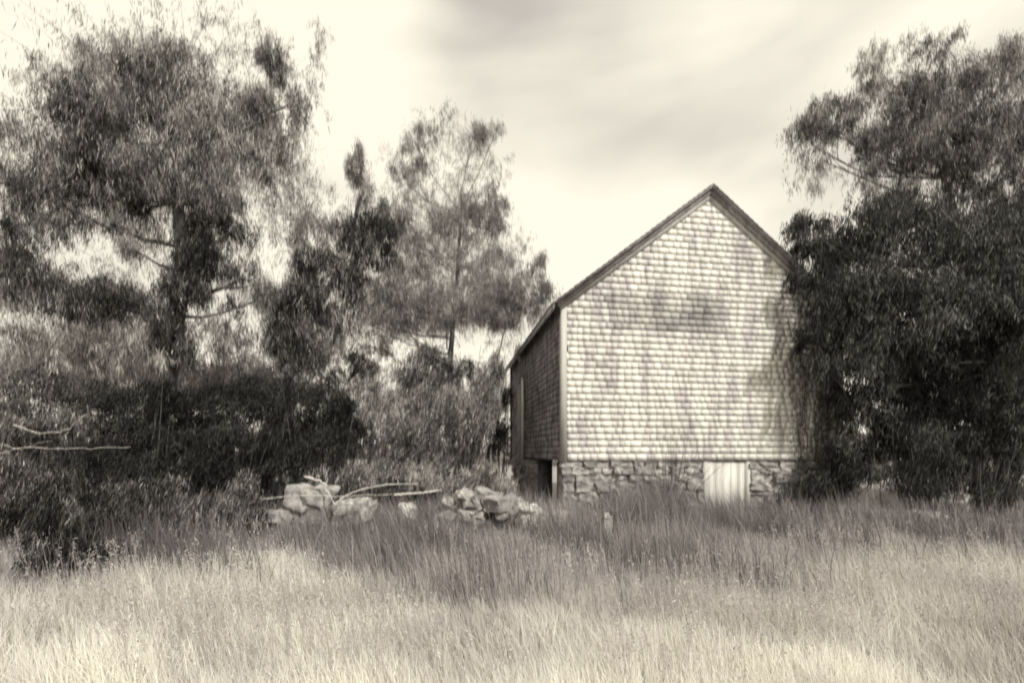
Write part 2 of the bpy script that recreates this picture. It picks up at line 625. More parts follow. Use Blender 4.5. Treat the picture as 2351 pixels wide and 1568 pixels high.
lay(0.0, HX0 - 0.08, 0.1, Z0 - 0.05)
lay(HX1 + 0.08, BW, 0.1, Z0 - 0.05)
lay(2.7, BD, 0.3, Z0 - 0.08, 'y')
b = MB(); b.box(-0.01, BW + 0.01, 0.002, 0.25, Z0 - 0.062, Z0 - 0.004, 0.4); b.build('sill', M['board'], barn)

hatch = empty('hatch', ((HX0 + HX1) / 2, 0.03, 0)); hatch.parent = barn
hw = (HX1 - HX0) / 2
n = 5
for i in range(n):
    x0 = -hw + i * 2 * hw / n
    b = MB(); b.box(x0 + 0.004, x0 + 2 * hw / n - 0.004, random.uniform(-0.006, 0.004), 0.03, 0.14, Z0 - 0.075, random.uniform(0.15, 0.7)); b.build('board', M['paint'], hatch)
for x0 in (-hw - 0.09, hw + 0.004):
    b = MB(); b.box(x0, x0 + 0.085, -0.04, 0.12, 0.12, Z0 - 0.07, 0.8); b.build('jamb', M['paint'], hatch)


# ------------------------------------------------------------------ foliage engine
def hang_leaves(C, length, width, droop=0.75, tone_c=None, tone_s=0.22, lean=0.0):
    """n narrow leaves, each a bent strip of two quads -> returned as quads (n*2); C (n,3)"""
    n = len(C)
    L = length * rng.uniform(0.55, 1.5, n)
    wd = width * rng.uniform(0.6, 1.4, n)
    d = rng.normal(0, 1, (n, 3))
    d /= np.linalg.norm(d, axis=1)[:, None]
    d = d * (1 - droop)
    sg_ = np.where(rng.random(n) < 0.8, 1, -0.9)
    d[:, 2] -= droop * sg_
    d[:, 0] -= lean * sg_
    d /= np.linalg.norm(d, axis=1)[:, None]
    sref = rng.normal(0, 1, (n, 3))
    s = np.cross(d, sref)
    s /= np.linalg.norm(s, axis=1)[:, None]
    A = C
    mid = C + d * (L * 0.5)[:, None]
    tip = C + d * L[:, None] + rng.normal(0, 1, (n, 3)) * (L * 0.12)[:, None]
    sw = s * (wd / 2)[:, None]
    V = np.stack([A, mid + sw, tip, mid - sw], 1).reshape(-1, 3)     # one kite-shaped blade
    F = np.arange(n * 4).reshape(n, 4)
    if tone_c is None: tone_c = np.full(n, 0.4)
    t = np.clip(tone_c + rng.normal(0, tone_s, n), 0, 1)
    return V, F, np.repeat(t, 4)


def clump_leaves(c, r, n, squash=1.0):
    """leaf roots strung on twigs that fan out through an ellipsoid; returns points and twig polylines"""
    per = 26
    k = max(3, n // per)
    u = rng.normal(0, 1, (k, 3))
    u /= np.linalg.norm(u, axis=1)[:, None]
    rr = rng.uniform(0.55, 1.12, k) ** 0.8
    end = c + u * rr[:, None] * r
    st = c + (end - c) * rng.uniform(0.25, 0.6, k)[:, None] + rng.normal(0, 0.06, (k, 3)) * r
    t = np.tile(np.linspace(0.05, 1, per), (k, 1))
    P = st[:, None, :] * (1 - t[..., None]) + end[:, None, :] * t[..., None]
    bow = rng.uniform(-0.02, 0.14, k) * np.linalg.norm(end - st, axis=1)
    P[..., 2] += (4 * t * (1 - t)) * bow[:, None]
    droop = rng.uniform(0, 0.22, k)
    P[..., 2] -= (t ** 2) * droop[:, None]
    L = P.reshape(-1, 3) + rng.normal(0, 0.03, (k * per, 3))
    return L, P[:, ::5, :]


def smooth_path(pts, n=14, wob=0.0):
    pts = np.asarray(pts, float)
    d = np.concatenate([[0], np.cumsum(np.linalg.norm(np.diff(pts, axis=0), axis=1))])
    t = np.linspace(0, d[-1], n)
    out = np.stack([np.interp(t, d, pts[:, i]) for i in range(3)], -1)
    for _ in range(2):
        out[1:-1] = 0.25 * out[:-2] + 0.5 * out[1:-1] + 0.25 * out[2:]
    if wob:
        out[1:-1] += rng.normal(0, wob, (n - 2, 3)) * np.array([1, 1, 0.3])
    return out


def tree(name, label, cat, base, trunk, clumps, leaf_n, mat='leaf_mid', bark='bark', r0=0.16, leaf=(0.14, 0.0105),
         tone=0.35, group=None, depth_f=0.9, trunks=True, droop=0.75, twig_r=0.004, canes=0, lean=0.0):
    """trunk: list of (px,py,d) from ground up; clumps: (px,py,rx,ry,d,density,tone offset)"""
    root = empty(name, base)
    tag(root, label, cat, group)
    off = np.array(base, float)
    crown_V, crown_F, crown_T, nv = [], [], [], 0
    big = clumps
    clumps = []
    for (px, py, rx, ry, d, dens, dt) in big:
        a0 = rx * ry
        ns_ = int(np.clip(a0 / 900, 3, 11)) if a0 > 1500 else 1
        clumps.append((px, py, rx * .95, ry * .95, d, dens * .38, dt, dens))
        for _ in range(ns_):
            th_, q_ = rng.uniform(0, 6.283), rng.uniform(.3, 1.0)
            f_ = rng.uniform(.28, .52)
            clumps.append((px + math.cos(th_) * q_ * rx, py + math.sin(th_) * q_ * ry, rx * f_ * 1.1, ry * f_ * 1.1, d + rng.uniform(-.5, .5) * rx / 1000 * d,
                           dens * rng.uniform(.5, 1.5) / (ns_ * f_ * f_) * .62, dt + rng.uniform(-.14, .14), dens * .8))
    tw = MB()
    limbs = MB()
    TP = None
    if trunk:
        TP = smooth_path([np.array(base) - [0, 0, 0.15]] + [at(*p) for p in trunk], 20, 0.012)
        rad = np.linspace(r0, r0 * 0.25, 20)
        rad[0] *= 1.5; rad[1] *= 1.15
        b = MB(); b.tube(TP - off, rad, 9)
        b.build('trunk', M[bark], root, smooth=True)
    dens_sum = sum(c[2] * c[3] * c[5] for c in clumps)
    first_pts = None
    for (px, py, rx, ry, d, dens, dt, od) in clumps:
        c = at(px, py, d)
        r = np.array([rx / 1000 * d, max(rx, ry) / 1000 * d * depth_f, ry / 1000 * d])
        n = int(leaf_n * rx * ry * dens / dens_sum)
        L, tws = clump_leaves(c, r, n)
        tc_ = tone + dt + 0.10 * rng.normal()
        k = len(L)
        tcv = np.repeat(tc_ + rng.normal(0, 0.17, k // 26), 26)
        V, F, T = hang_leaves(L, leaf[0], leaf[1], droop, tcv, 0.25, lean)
        crown_V.append(V - off); crown_F.append(F + nv); crown_T.append(T); nv += len(V)
        for q in tws[::2]:
            tw.tube(q - off, [twig_r, twig_r * 0.9, twig_r * 0.8, twig_r * 0.7, twig_r * 0.5, twig_r * 0.4][:len(q)], 3, tone=0.3)
        if TP is not None and od > .45 and rng.random() < (.8 if rx > 60 else .2):
            # a limb from the trunk, a little lower than the clump, out to its middle
            i = int(np.argmin(np.abs(TP[:, 2] - (c[2] - 0.35 * np.linalg.norm((c - TP[10])[:2])))))
            i = min(max(i, 5), 18)
            s0 = TP[i]
            md = (s0 + c) / 2 + np.array([0, 0, -0.1 * np.linalg.norm(c - s0)]) + rng.normal(0, 0.08, 3)
            lp = smooth_path([s0, md, c], 9, 0.02)
            rr = max(rad[i] * rng.uniform(.2, .42), 0.012)
            limbs.tube(lp - off, np.linspace(rr, 0.012, 9), 6)
            for _ in range(2):
                e_ = c + rng.normal(0, 0.5, 3) * r
                sp = lp[rng.integers(4, 8)]
                limbs.tube(smooth_path([sp, (sp + e_) / 2 + rng.normal(0, 0.05, 3), e_], 6) - off, np.linspace(0.012, 0.004, 6), 4)
        elif TP is None:
            for _ in range(3):
                g0 = np.array(base) + np.array([rng.uniform(-.5, .5) * r[0] + (c[0] - base[0]) * 0.6, rng.uniform(-.3, .3) + (c[1] - base[1]) * 0.6, 0])
                e_ = c + rng.normal(0, 0.45, 3) * r
                limbs.tube(smooth_path([g0, (g0 + e_) / 2 + rng.normal(0, 0.06, 3), e_], 7) - off, np.linspace(0.016, 0.005, 7), 4)
    cm = mesh_np('crown', np.concatenate(crown_V), np.concatenate(crown_F), M[mat], np.concatenate(crown_T))
    link('crown' if trunk else 'foliage', cm, root)
    limbs.build('limbs' if trunk else 'stems', M[bark], root, smooth=True)['kind'] = 'stuff'
    if canes:
        cn = MB()
        for _ in range(canes):
            c_ = big[rng.integers(len(big))]
            p0 = at(c_[0] + rng.normal(0, .5) * c_[2], c_[1] + rng.normal(0, .5) * c_[3], c_[4]) - [0, rng.uniform(.5, 1.0) * c_[2] / 1000 * c_[4] * depth_f, 0]
            w_ = rng.uniform(.12, .4); hh = rng.uniform(.15, .5)
            tt = np.linspace(-1, 1, 9)
            arc = p0 + np.stack([tt * w_ * .5 + .1 * hh * tt ** 2, rng.normal(0, .05) * tt, hh * tt ** 2 * rng.choice([1, 1, -.6])], -1)
            cn.tube(arc - off, np.linspace(.0035, .0015, 9), 3)
        cn.build('canes', M['board'], root)['kind'] = 'stuff'
    tw.build('twigs', M[bark], root)['kind'] = 'stuff'
    return root


def gbase(px, d):
    x = (px - 1175.5) / 1000 * d
    return (x, d, float(gz(x, d)))


# ---- left: the big tree
A = [(300, 150, 110, 75, 10, 1, .0), (420, 165, 90, 85, 9.5, 1, 0), (215, 235, 110, 100, 9.5, 1.1, 0), (340, 180, 70, 90, 9.8, 1.5, -.12), (400, 270, 150, 80, 10, 1.5, -.18),
     (160, 330, 75, 130, 9, 1.5, -.15), (520, 240, 80, 75, 10, 1.1, 0), (565, 320, 95, 90, 10.5, 1.3, -.1), (640, 140, 42, 75, 10, 1.1, -.05),
     (650, 260, 60, 90, 10, .9, 0), (450, 400, 120, 90, 9, 1.3, -.05), (270, 420, 150, 100, 9.5, 1.3, -.1), (110, 460, 100, 80, 9, 1.1, -.1),
     (20, 320, 60, 80, 9, .5, .1), (40, 560, 60, 90, 8.5, 1.1, -.1), (490, 520, 70, 90, 9.5, 1.7, -.32), (430, 640, 70, 90, 9, 1.7, -.34),
     (560, 640, 70, 70, 9.5, .8, -.05), (250, 680, 140, 36, 8.5, 1.9, -.32), (80, 640, 90, 40, 8.5, 1.6, -.28), (330, 540, 70, 50, 9, .8, 0),  # darkest clumps put the lower crown's shade into the leaf tone
     (495, 760, 45, 70, 8.5, .5, .0), (90, 780, 120, 60, 9, .35, .25), (290, 790, 100, 55, 8.5, .55, .15), (400, 760, 50, 90, 8.7, 1.3, -.2),
     (740, 190, 30, 120, 10, .14, .1), (100, 150, 55, 50, 10, .35, .15), (185, 60, 20, 60, 10, .12, .1), (745, 60, 30, 60, 10.5, .12, .1),
     (380, 380, 380, 300, 9.8, .20, .12), (150, 740, 220, 120, 9.2, .30, .2), (640, 440, 120, 140, 10.2, .32, .1), (420, 90, 250, 50, 10, .25, .1)]
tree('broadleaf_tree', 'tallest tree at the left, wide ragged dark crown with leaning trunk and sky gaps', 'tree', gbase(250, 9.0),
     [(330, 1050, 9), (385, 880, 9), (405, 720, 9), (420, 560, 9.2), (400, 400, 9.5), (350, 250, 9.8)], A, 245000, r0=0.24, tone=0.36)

B = [(830, 425, 38, 80, 10, 1.2, -.05), (850, 540, 80, 70, 10, 1.8, -.3), (770, 610, 90, 60, 9.8, 1.8, -.34), (710, 520, 70, 50, 10, .5, .1),  # lowest tone offsets paint the shaded masses of this crown
     (690, 700, 75, 80, 9.8, 1.6, -.32), (680, 790, 80, 60, 9.5, 1.2, -.1), (900, 500, 40, 70, 10.2, .5, .05), (640, 720, 50, 80, 9.6, 1.3, -.25), (790, 720, 60, 60, 10, .8, 0), (760, 640, 160, 180, 10, .35, .12), (560, 800, 80, 80, 9.5, .3, .15)]
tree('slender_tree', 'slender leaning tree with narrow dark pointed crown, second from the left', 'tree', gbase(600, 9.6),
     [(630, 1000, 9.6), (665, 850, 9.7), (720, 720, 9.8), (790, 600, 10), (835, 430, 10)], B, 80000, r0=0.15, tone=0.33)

Cc = [(975, 320, 45, 45, 14, 1, .1), (1085, 320, 60, 55, 14, 1, .1), (935, 420, 45, 70, 14, .6, .15), (1075, 510, 80, 65, 13.5, 1.5, -.05),
      (1140, 440, 45, 60, 14, .6, .15), (1000, 600, 110, 60, 13.5, .75, .1), (1130, 610, 70, 60, 13.5, .6, .15), (920, 560, 50, 70, 13.5, .8, 0),
      (1190, 560, 40, 50, 14, .3, .2), (900, 690, 80, 50, 13, .5, .15), (1010, 480, 45, 40, 14, .3, .2), (1040, 600, 200, 150, 13.8, .55, .15), (1030, 380, 130, 110, 14, .35, .15), (930, 700, 140, 90, 13, .9, .1), (1060, 690, 140, 70, 13, .8, .15)]
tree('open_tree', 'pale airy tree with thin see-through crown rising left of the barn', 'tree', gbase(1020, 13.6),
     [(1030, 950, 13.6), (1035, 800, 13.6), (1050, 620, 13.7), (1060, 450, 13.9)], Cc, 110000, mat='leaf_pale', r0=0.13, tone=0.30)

E = [(1225, 625, 45, 35, 12, .8, 0), (1200, 690, 65, 40, 12, 1, -.05), (1120, 720, 70, 38, 12, 1, -.05), (1150, 790, 50, 30, 12, .4, .1)]
E += [(1180, 680, 110, 100, 12, .5, .15)]
tree('young_tree', 'small spreading young tree leaning towards the left eave of the barn', 'tree', gbase(1120, 12),
     [(1125, 950, 12), (1140, 820, 12), (1180, 700, 12)], E, 18000, mat='leaf_pale', r0=0.05, tone=0.2)


N_ = [(120, 790, 230, 75, 17, 1, 0), (330, 780, 130, 90, 17, .8, .05), (30, 640, 90, 90, 17, .5, .1), (560, 800, 90, 50, 17, .35, .1), (200, 850, 250, 50, 17, 1.2, -.1),
      (470, 860, 150, 40, 17, 1, -.1), (740, 820, 110, 50, 17, .8, 0), (400, 880, 400, 50, 16.5, 1.3, -.15), (780, 800, 120, 60, 16.5, .9, .05)]
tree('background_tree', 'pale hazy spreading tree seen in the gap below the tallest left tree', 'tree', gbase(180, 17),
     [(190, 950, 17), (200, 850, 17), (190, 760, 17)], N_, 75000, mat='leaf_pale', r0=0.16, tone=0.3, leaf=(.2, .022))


# ---- left: shrubs
def shrub(label, px, d, clumps, n, mat='leaf_mid', tone=.3, leaf=(0.10, 0.011), name='shrub', group='shrubs under the left trees', droop=.72, cat='shrub', canes=0, lean_=.2):
    return tree(name, label, cat, gbase(px, d), None, clumps, n, mat=mat, tone=tone, leaf=leaf, group=group, droop=droop, twig_r=0.003, canes=canes, lean=lean_)


shrub('round-topped shrub with a pale leafy face, next to the left side wall of the barn', 990, 10.2,
      [(980, 850, 115, 70, 10.6, 1.2, -.25), (910, 940, 100, 80, 10, 1, .12), (1010, 930, 100, 90, 9.8, 1, .15), (1090, 950, 60, 90, 10, 1, .05), (980, 1040, 120, 50, 9.8, 1, -.1), (1120, 870, 40, 60, 10.4, .8, -.1)], 62000, tone=.42)
shrub('near-black dense shrub below the slender leaning tree', 680, 8.8,
      [(680, 930, 130, 100, 9, 1.2, 0), (760, 1030, 90, 80, 8.6, 1, .05), (640, 1050, 110, 80, 8.6, 1, 0)], 45000, mat='leaf_dark', tone=.16)
shrub('black dense shrub in the middle of the thicket, right of the leaning trunk', 480, 8.6,
      [(500, 930, 120, 80, 8.8, 1.2, 0), (430, 1040, 110, 90, 8.3, 1, 0), (540, 1060, 110, 80, 8.3, 1, 0)], 50000, mat='leaf_dark', tone=.12)
shrub('dark shrub at the foot of the tallest tree with drooping stems', 270, 8.2,
      [(290, 950, 130, 80, 8.3, 1.2, 0), (230, 1070, 130, 80, 7.8, 1, .05), (340, 1100, 110, 80, 7.6, 1, 0)], 50000, mat='leaf_dark', tone=.15)
shrub('greyish looser shrub at the left edge of the picture', 70, 8,
      [(90, 915, 130, 60, 8.4, 1.2, 0), (40, 1010, 110, 70, 8, 1, .05), (150, 980, 60, 60, 8, 1, .1)], 30000, tone=.28)
shrub('lower straggling shrub nearest the camera at the left edge', 60, 6,
      [(40, 1120, 110, 70, 6.2, 1, 0), (120, 1180, 100, 80, 6, 1, -.1), (190, 1240, 70, 70, 5.6, 1, -.2), (20, 1210, 60, 50, 5.9, .9, .1)], 30000, tone=.22)
shrub('dark trailing bush reaching furthest into the meadow, low at the left', 170, 5.2,
      [(150, 1270, 90, 60, 5.3, 1, 0), (235, 1235, 90, 60, 5.5, 1, 0), (330, 1210, 80, 50, 5.7, .8, .05), (100, 1230, 60, 60, 5.4, .7, .1), (150, 1300, 85, 50, 4.8, 1.6, 0), (230, 1280, 80, 40, 4.9, 1.3, .05), (400, 1250, 60, 35, 5.2, .8, .1)], 42000, mat='leaf_dark', tone=.16, leaf=(.09, .009), lean_=.3)
shrub('low dark shrub spilling into the meadow in front of the thicket', 420, 6.6,
      [(330, 1150, 100, 70, 6.6, 1, 0), (450, 1180, 90, 60, 6.3, 1, 0), (560, 1150, 70, 60, 6.6, .9, .1), (260, 1240, 90, 60, 5.8, 1.2, -.05), (170, 1280, 80, 50, 5.5, 1.2, -.05)], 30000, tone=.2)
shrub('low pale bramble behind the fallen branches and boulders', 860, 8.6,
      [(860, 1080, 90, 35, 8.8, 1, 0), (960, 1090, 80, 35, 8.8, 1, .1), (1090, 1100, 90, 35, 8.6, 1, .1)], 18000, tone=.38)

shrub('shadowy dark shrub squeezed between the round-topped shrub and the barn side wall', 1125, 12.3,
      [(1120, 900, 60, 100, 12.4, 1, 0), (1150, 970, 40, 70, 12.2, 1, 0), (1090, 990, 70, 60, 12.2, 1, 0)], 22000, tone=.15)
shrub('dark leafy shrub behind the thicket, filling the gap left of the round-topped shrub', 800, 12,
      [(810, 900, 80, 90, 12, 1, 0), (760, 980, 90, 60, 12, 1, 0), (860, 960, 70, 80, 12, 1, .05)], 24000, tone=.18)
# ---- right: tall tree behind, dense tree beside the barn
K = [(2030, 175, 70, 80, 11, .8, .1), (2150, 170, 90, 90, 11, 1.2, 0), (2290, 165, 90, 90, 11, 1, .05), (2100, 280, 130, 100, 11, 1.6, -.12),
     (2270, 310, 130, 110, 10.5, 1.6, -.2), (1910, 275, 95, 60, 11, 1.5, -.15), (1860, 330, 70, 60, 11, 1, 0), (1850, 400, 70, 40, 11, .35, .25),
     (1960, 400, 60, 50, 11, .4, .2), (2130, 400, 110, 70, 10.5, 1.5, -.25), (2310, 440, 100, 80, 10, 1.5, -.25), (1960, 190, 25, 80, 11, .25, .2), (2400, 250, 80, 150, 10.5, 1, 0), (2030, 350, 80, 80, 11, 1.2, -.1)]
tree('tall_tree', 'tall leaning tree at the top right with ragged feathery crown', 'tree', gbase(2260, 10.5),
     [(2250, 950, 10.5), (2240, 750, 10.5), (2200, 550, 10.6), (2160, 350, 10.8), (2150, 220, 11)], K, 110000, r0=0.22, tone=.36)

J = [(1850, 535, 75, 60, 8.8, 1, .0), (1960, 520, 110, 70, 8.8, 1, -.02), (2090, 520, 120, 80, 8.6, 1, -.02), (2240, 540, 120, 90, 8.4, 1, .1), (2350, 600, 90, 120, 8.2, 1, .15),
     (1870, 640, 70, 80, 8.6, 1, 0), (1990, 660, 120, 90, 8.3, 1, .12), (2130, 680, 120, 80, 8.0, 1, .2), (2260, 690, 100, 50, 8.2, 1, .05),
     (1865, 770, 40, 80, 8.4, .9, .12), (1940, 790, 90, 90, 8.3, 1, .05), (2040, 800, 90, 70, 8, 1, .1), (1950, 920, 40, 70, 8.4, 1, .05),
     (2000, 930, 70, 80, 8.4, 1, -.15), (2120, 640, 240, 170, 8.6, .5, .05), (2330, 700, 70, 80, 8.2, 1, .15), (2210, 800, 120, 70, 8.9, 1, -.2), (2150, 900, 100, 80, 9, .8, -.25), (2290, 900, 100, 90, 9, .8, -.25), (2365, 800, 45, 130, 8, 1, .1), (1965, 1030, 55, 50, 8.4, 1, -.15)]  # clumps in the hollow toned down, its shade painted into the leaves
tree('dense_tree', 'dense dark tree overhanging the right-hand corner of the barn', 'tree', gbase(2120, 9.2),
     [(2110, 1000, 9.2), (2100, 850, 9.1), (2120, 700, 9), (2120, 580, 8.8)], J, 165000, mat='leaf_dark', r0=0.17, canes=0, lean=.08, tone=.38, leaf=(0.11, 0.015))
shrub('shrub blackened to stand for the shade in the hollow beneath the tall tree', 2200, 12,
      [(2180, 860, 150, 150, 12.4, 1, 0), (2330, 860, 130, 170, 12.2, 1, 0), (2080, 980, 110, 70, 12, 1, 0), (2240, 1040, 160, 60, 11.6, 1, 0)], 70000, mat='leaf_dark', tone=.02, leaf=(.16, .03), group='shrubs right of the barn')  # near-black leaf tone paints the shade of the hollow
shrub('grey scrubby bush below the black hollow at the right', 2180, 8.4,
      [(2130, 1010, 80, 55, 8.6, 1, 0), (2240, 1030, 80, 50, 8.4, 1, .05), (2330, 1000, 70, 70, 8.2, 1, .1), (2060, 1090, 110, 35, 8.4, .9, -.1), (2280, 1110, 110, 35, 8.4, .9, 0)], 38000, mat='leaf_dark', tone=.3, group='shrubs right of the barn')
shrub('low dark bush against the right-hand end of the foundation', 1880, 8.4,
      [(1840, 1115, 50, 28, 8.2, 1, 0), (1940, 1085, 60, 50, 8.4, 1, -.15), (1790, 1125, 25, 20, 8.1, .6, .1)], 15000, mat='leaf_dark', tone=.35, group='shrubs right of the barn')
# ---- vine and shrub against the gable
def gable_pt(u, z, o=0.0):
    """world point u metres along the gable, o metres in front of it"""
    return np.array([BX + u * cb + o * sb, BY + u * sb - o * cb, z])


vb = gable_pt(5.2, 0.2, 0.25)
vine = empty('vine', tuple(vb)); tag(vine, 'thin leafy vine climbing the right half of the shingled gable', 'vine')
b = MB(); lv = []
for k in range(14):
    u0 = rng.uniform(4.9, 6.0)
    pts = [gable_pt(u0, 0.25, .12)]
    zt = rng.uniform(2.6, 4.6); uu = u0
    for zz in np.linspace(0.8, zt, 7):
        uu += rng.normal(0.02, .09)
        pts.append(gable_pt(min(uu, 5.98), zz, .05))
    P = smooth_path(pts, 22, .008)
    b.tube(P - vb, np.linspace(.008, .003, 22), 4)
    q = np.repeat(P, 14, axis=0) + rng.normal(0, .06, (22 * 14, 3)) * np.array([1, .35, 1])
    lv.append(q)
b.build('stems', M['bark'], vine)
lv = np.concatenate(lv); lv[:, 1] = np.minimum(lv[:, 1], BY + (lv[:, 0] - BX) * math.tan(BA) - 0.03)
V, F, T = hang_leaves(lv - vb, .07, .02, .6, np.full(len(lv), .4)); link('foliage', mesh_np('foliage', V, F, M['leaf_mid'], T), vine)

sb0 = gable_pt(1.95, 0.25, .35)
bush = empty('shrub', tuple(sb0)); tag(bush, 'thin upright shrub fanning up against the middle of the gable foundation', 'shrub')
b = MB(); lv = []
for k in range(46):
    an = rng.normal(0, .33)
    ln_ = rng.uniform(.8, 1.7)
    e_ = sb0 + np.array([math.sin(an) * ln_, rng.uniform(-.25, .1), math.cos(an) * ln_])
    P = smooth_path([sb0, (sb0 + e_) / 2 + rng.normal(0, .03, 3), e_], 9)
    b.tube(P - sb0, np.linspace(.007, .002, 9), 4, tone=.4)
    lv.append(np.repeat(P[1:5], 14, axis=0) + rng.normal(0, .07, (56, 3)))
b.build('stems', M['bark'], bush)
V, F, T = hang_leaves(np.concatenate(lv) - sb0, .07, .014, .6, np.full(46 * 56, .35)); link('foliage', mesh_np('foliage', V, F, M['leaf_mid'], T), bush)


# ------------------------------------------------------------------ boulders, broken wall, branches
def boulder(label, px, py, d, sx, sy, sz, seed, mat='stone', tone=.2, rot=(0, 0, 0), group='boulders in the meadow'):
    c = at(px, py, d)
    me_ = stone_mesh('boulder', M[mat], sx, sy, sz, seed, tone, 9, .24)
    me_.polygons.foreach_set('use_smooth', [True] * len(me_.polygons))
    o = link('boulder', me_)
    o.location = c - np.array([0, 0, .06])
    o.rotation_euler = rot
    tag(o, label, 'rock', group)
    return o


boulder('big grey boulder under the forked pale branch', 715, 1150, 7.0, .62, .5, .62, 21, tone=.35)
boulder('long tilted pale slab right of the big grey boulder', 815, 1165, 6.9, .62, .45, .36, 22, 'palestone', .45, (0, -.22, .1))
boulder('bright upright stone standing right of the tilted slab', 935, 1180, 6.8, .24, .25, .42, 23, 'palestone', .1, (0, .1, .3))
boulder('bright rounded white stone nearest the left corner of the barn', 1213, 1178, 6.9, .36, .3, .36, 24, 'palestone', 0, (0, 0, .4))
boulder('low pale rock in the right-hand grass', 2120, 1180, 8.0, .55, .4, .22, 25, 'palestone', .1)
boulder('small pale rock just right of the low one beside the dark bushes', 2205, 1150, 8.4, .5, .4, .34, 26, 'palestone', .05, (0, .2, .5))
boulder('narrow pale stone in the weeds below the left part of the gable', 1393, 1200, 6.6, .14, .16, .34, 27, 'palestone', .1, (.1, .1, 0))
boulder('dark low boulder at the end of the thicket', 640, 1185, 6.8, .4, .35, .3, 28, tone=.5)

wb = at(1095, 1200, 7.2)
rw = empty('stone_wall', tuple(wb)); tag(rw, 'tumbled dry stone wall running from the boulders to the barn corner', 'stone wall')
for i in range(46):
    px = rng.uniform(1015, 1290); d = rng.uniform(6.9, 7.6)
    hgt = rng.uniform(0, 1)
    py = 1205 - hgt * 75 * (1 - abs(px - 1095) / 260)
    o = link('stone', random.choice(STONES), rw)
    o.location = at(px, py, d) - wb
    o.rotation_euler = (rng.uniform(-.5, .5), rng.uniform(-.5, .5), rng.uniform(0, 6))
    s_ = rng.uniform(.7, 1.2)
    o.scale = (.34 * s_, .28 * s_, .2 * s_)


def branch(label, pts, r0_, r1_, side=(), group='fallen branches'):
    P = smooth_path([at(*p) for p in pts], 18, .014)
    b = MB(); b.tube(P - P[0], np.linspace(r0_, r1_, 18), 6)
    for s_ in side:
        Q_ = smooth_path([at(*p) for p in s_], 12, .005)
        b.tube(Q_ - P[0], np.linspace(r0_ * .7, r1_ * .6, 12), 5)
    o = b.build('fallen_branch', M['palebark'], None, True)
    o.location = P[0]
    return tag(o, label, 'branch', group)


branch('forked pale dead branch hooked over the big grey boulder', [(698, 1093, 6.6), (745, 1108, 6.6), (768, 1157, 6.55)], .014, .010,
       [[(768, 1157, 6.55), (800, 1130, 6.6), (880, 1112, 6.7), (960, 1110, 6.8)]])
branch('long thin pale branch lying level above the boulders', [(600, 1145, 6.5), (690, 1136, 6.5), (790, 1140, 6.5), (900, 1134, 6.6)], .006, .004)
branch('straight pale pole resting on the rubble right of the tilted slab', [(905, 1136, 6.8), (960, 1131, 6.8), (1015, 1124, 6.9)], .016, .010)
branch('pale bent twig bundle low at the left edge over the dark shrubs', [(0, 1040, 5.6), (60, 1025, 5.6), (130, 1030, 5.6), (300, 1026, 5.8)], .004, .002,
       [[(10, 1020, 5.6), (50, 1035, 5.6), (90, 1015, 5.6), (120, 1012, 5.6)]])
branch('arched pale bare branch sweeping below the greyish left shrub', [(30, 975, 6.5), (90, 995, 6.5), (150, 990, 6.5), (200, 950, 6.5)], .007, .004)


# ------------------------------------------------------------------ grass
def in_barn(x, y):
    lx = (x - BX) * cb + (y - BY) * sb
    ly = -(x - BX) * sb + (y - BY) * cb
    return (lx > 0.02) & (lx < BW) & (ly > 0.02) & (ly < BD)


def noise2(x, y, s, o=0.0):
    """cheap smooth patchiness"""
    return (np.sin(x * s + 1.7 * np.sin(y * s * .8 + o)) + np.sin(y * s * 1.3 + 2.1 * np.sin(x * s * .6 + o * 2)) + np.sin((x + y) * s * .55 + o)) / 3


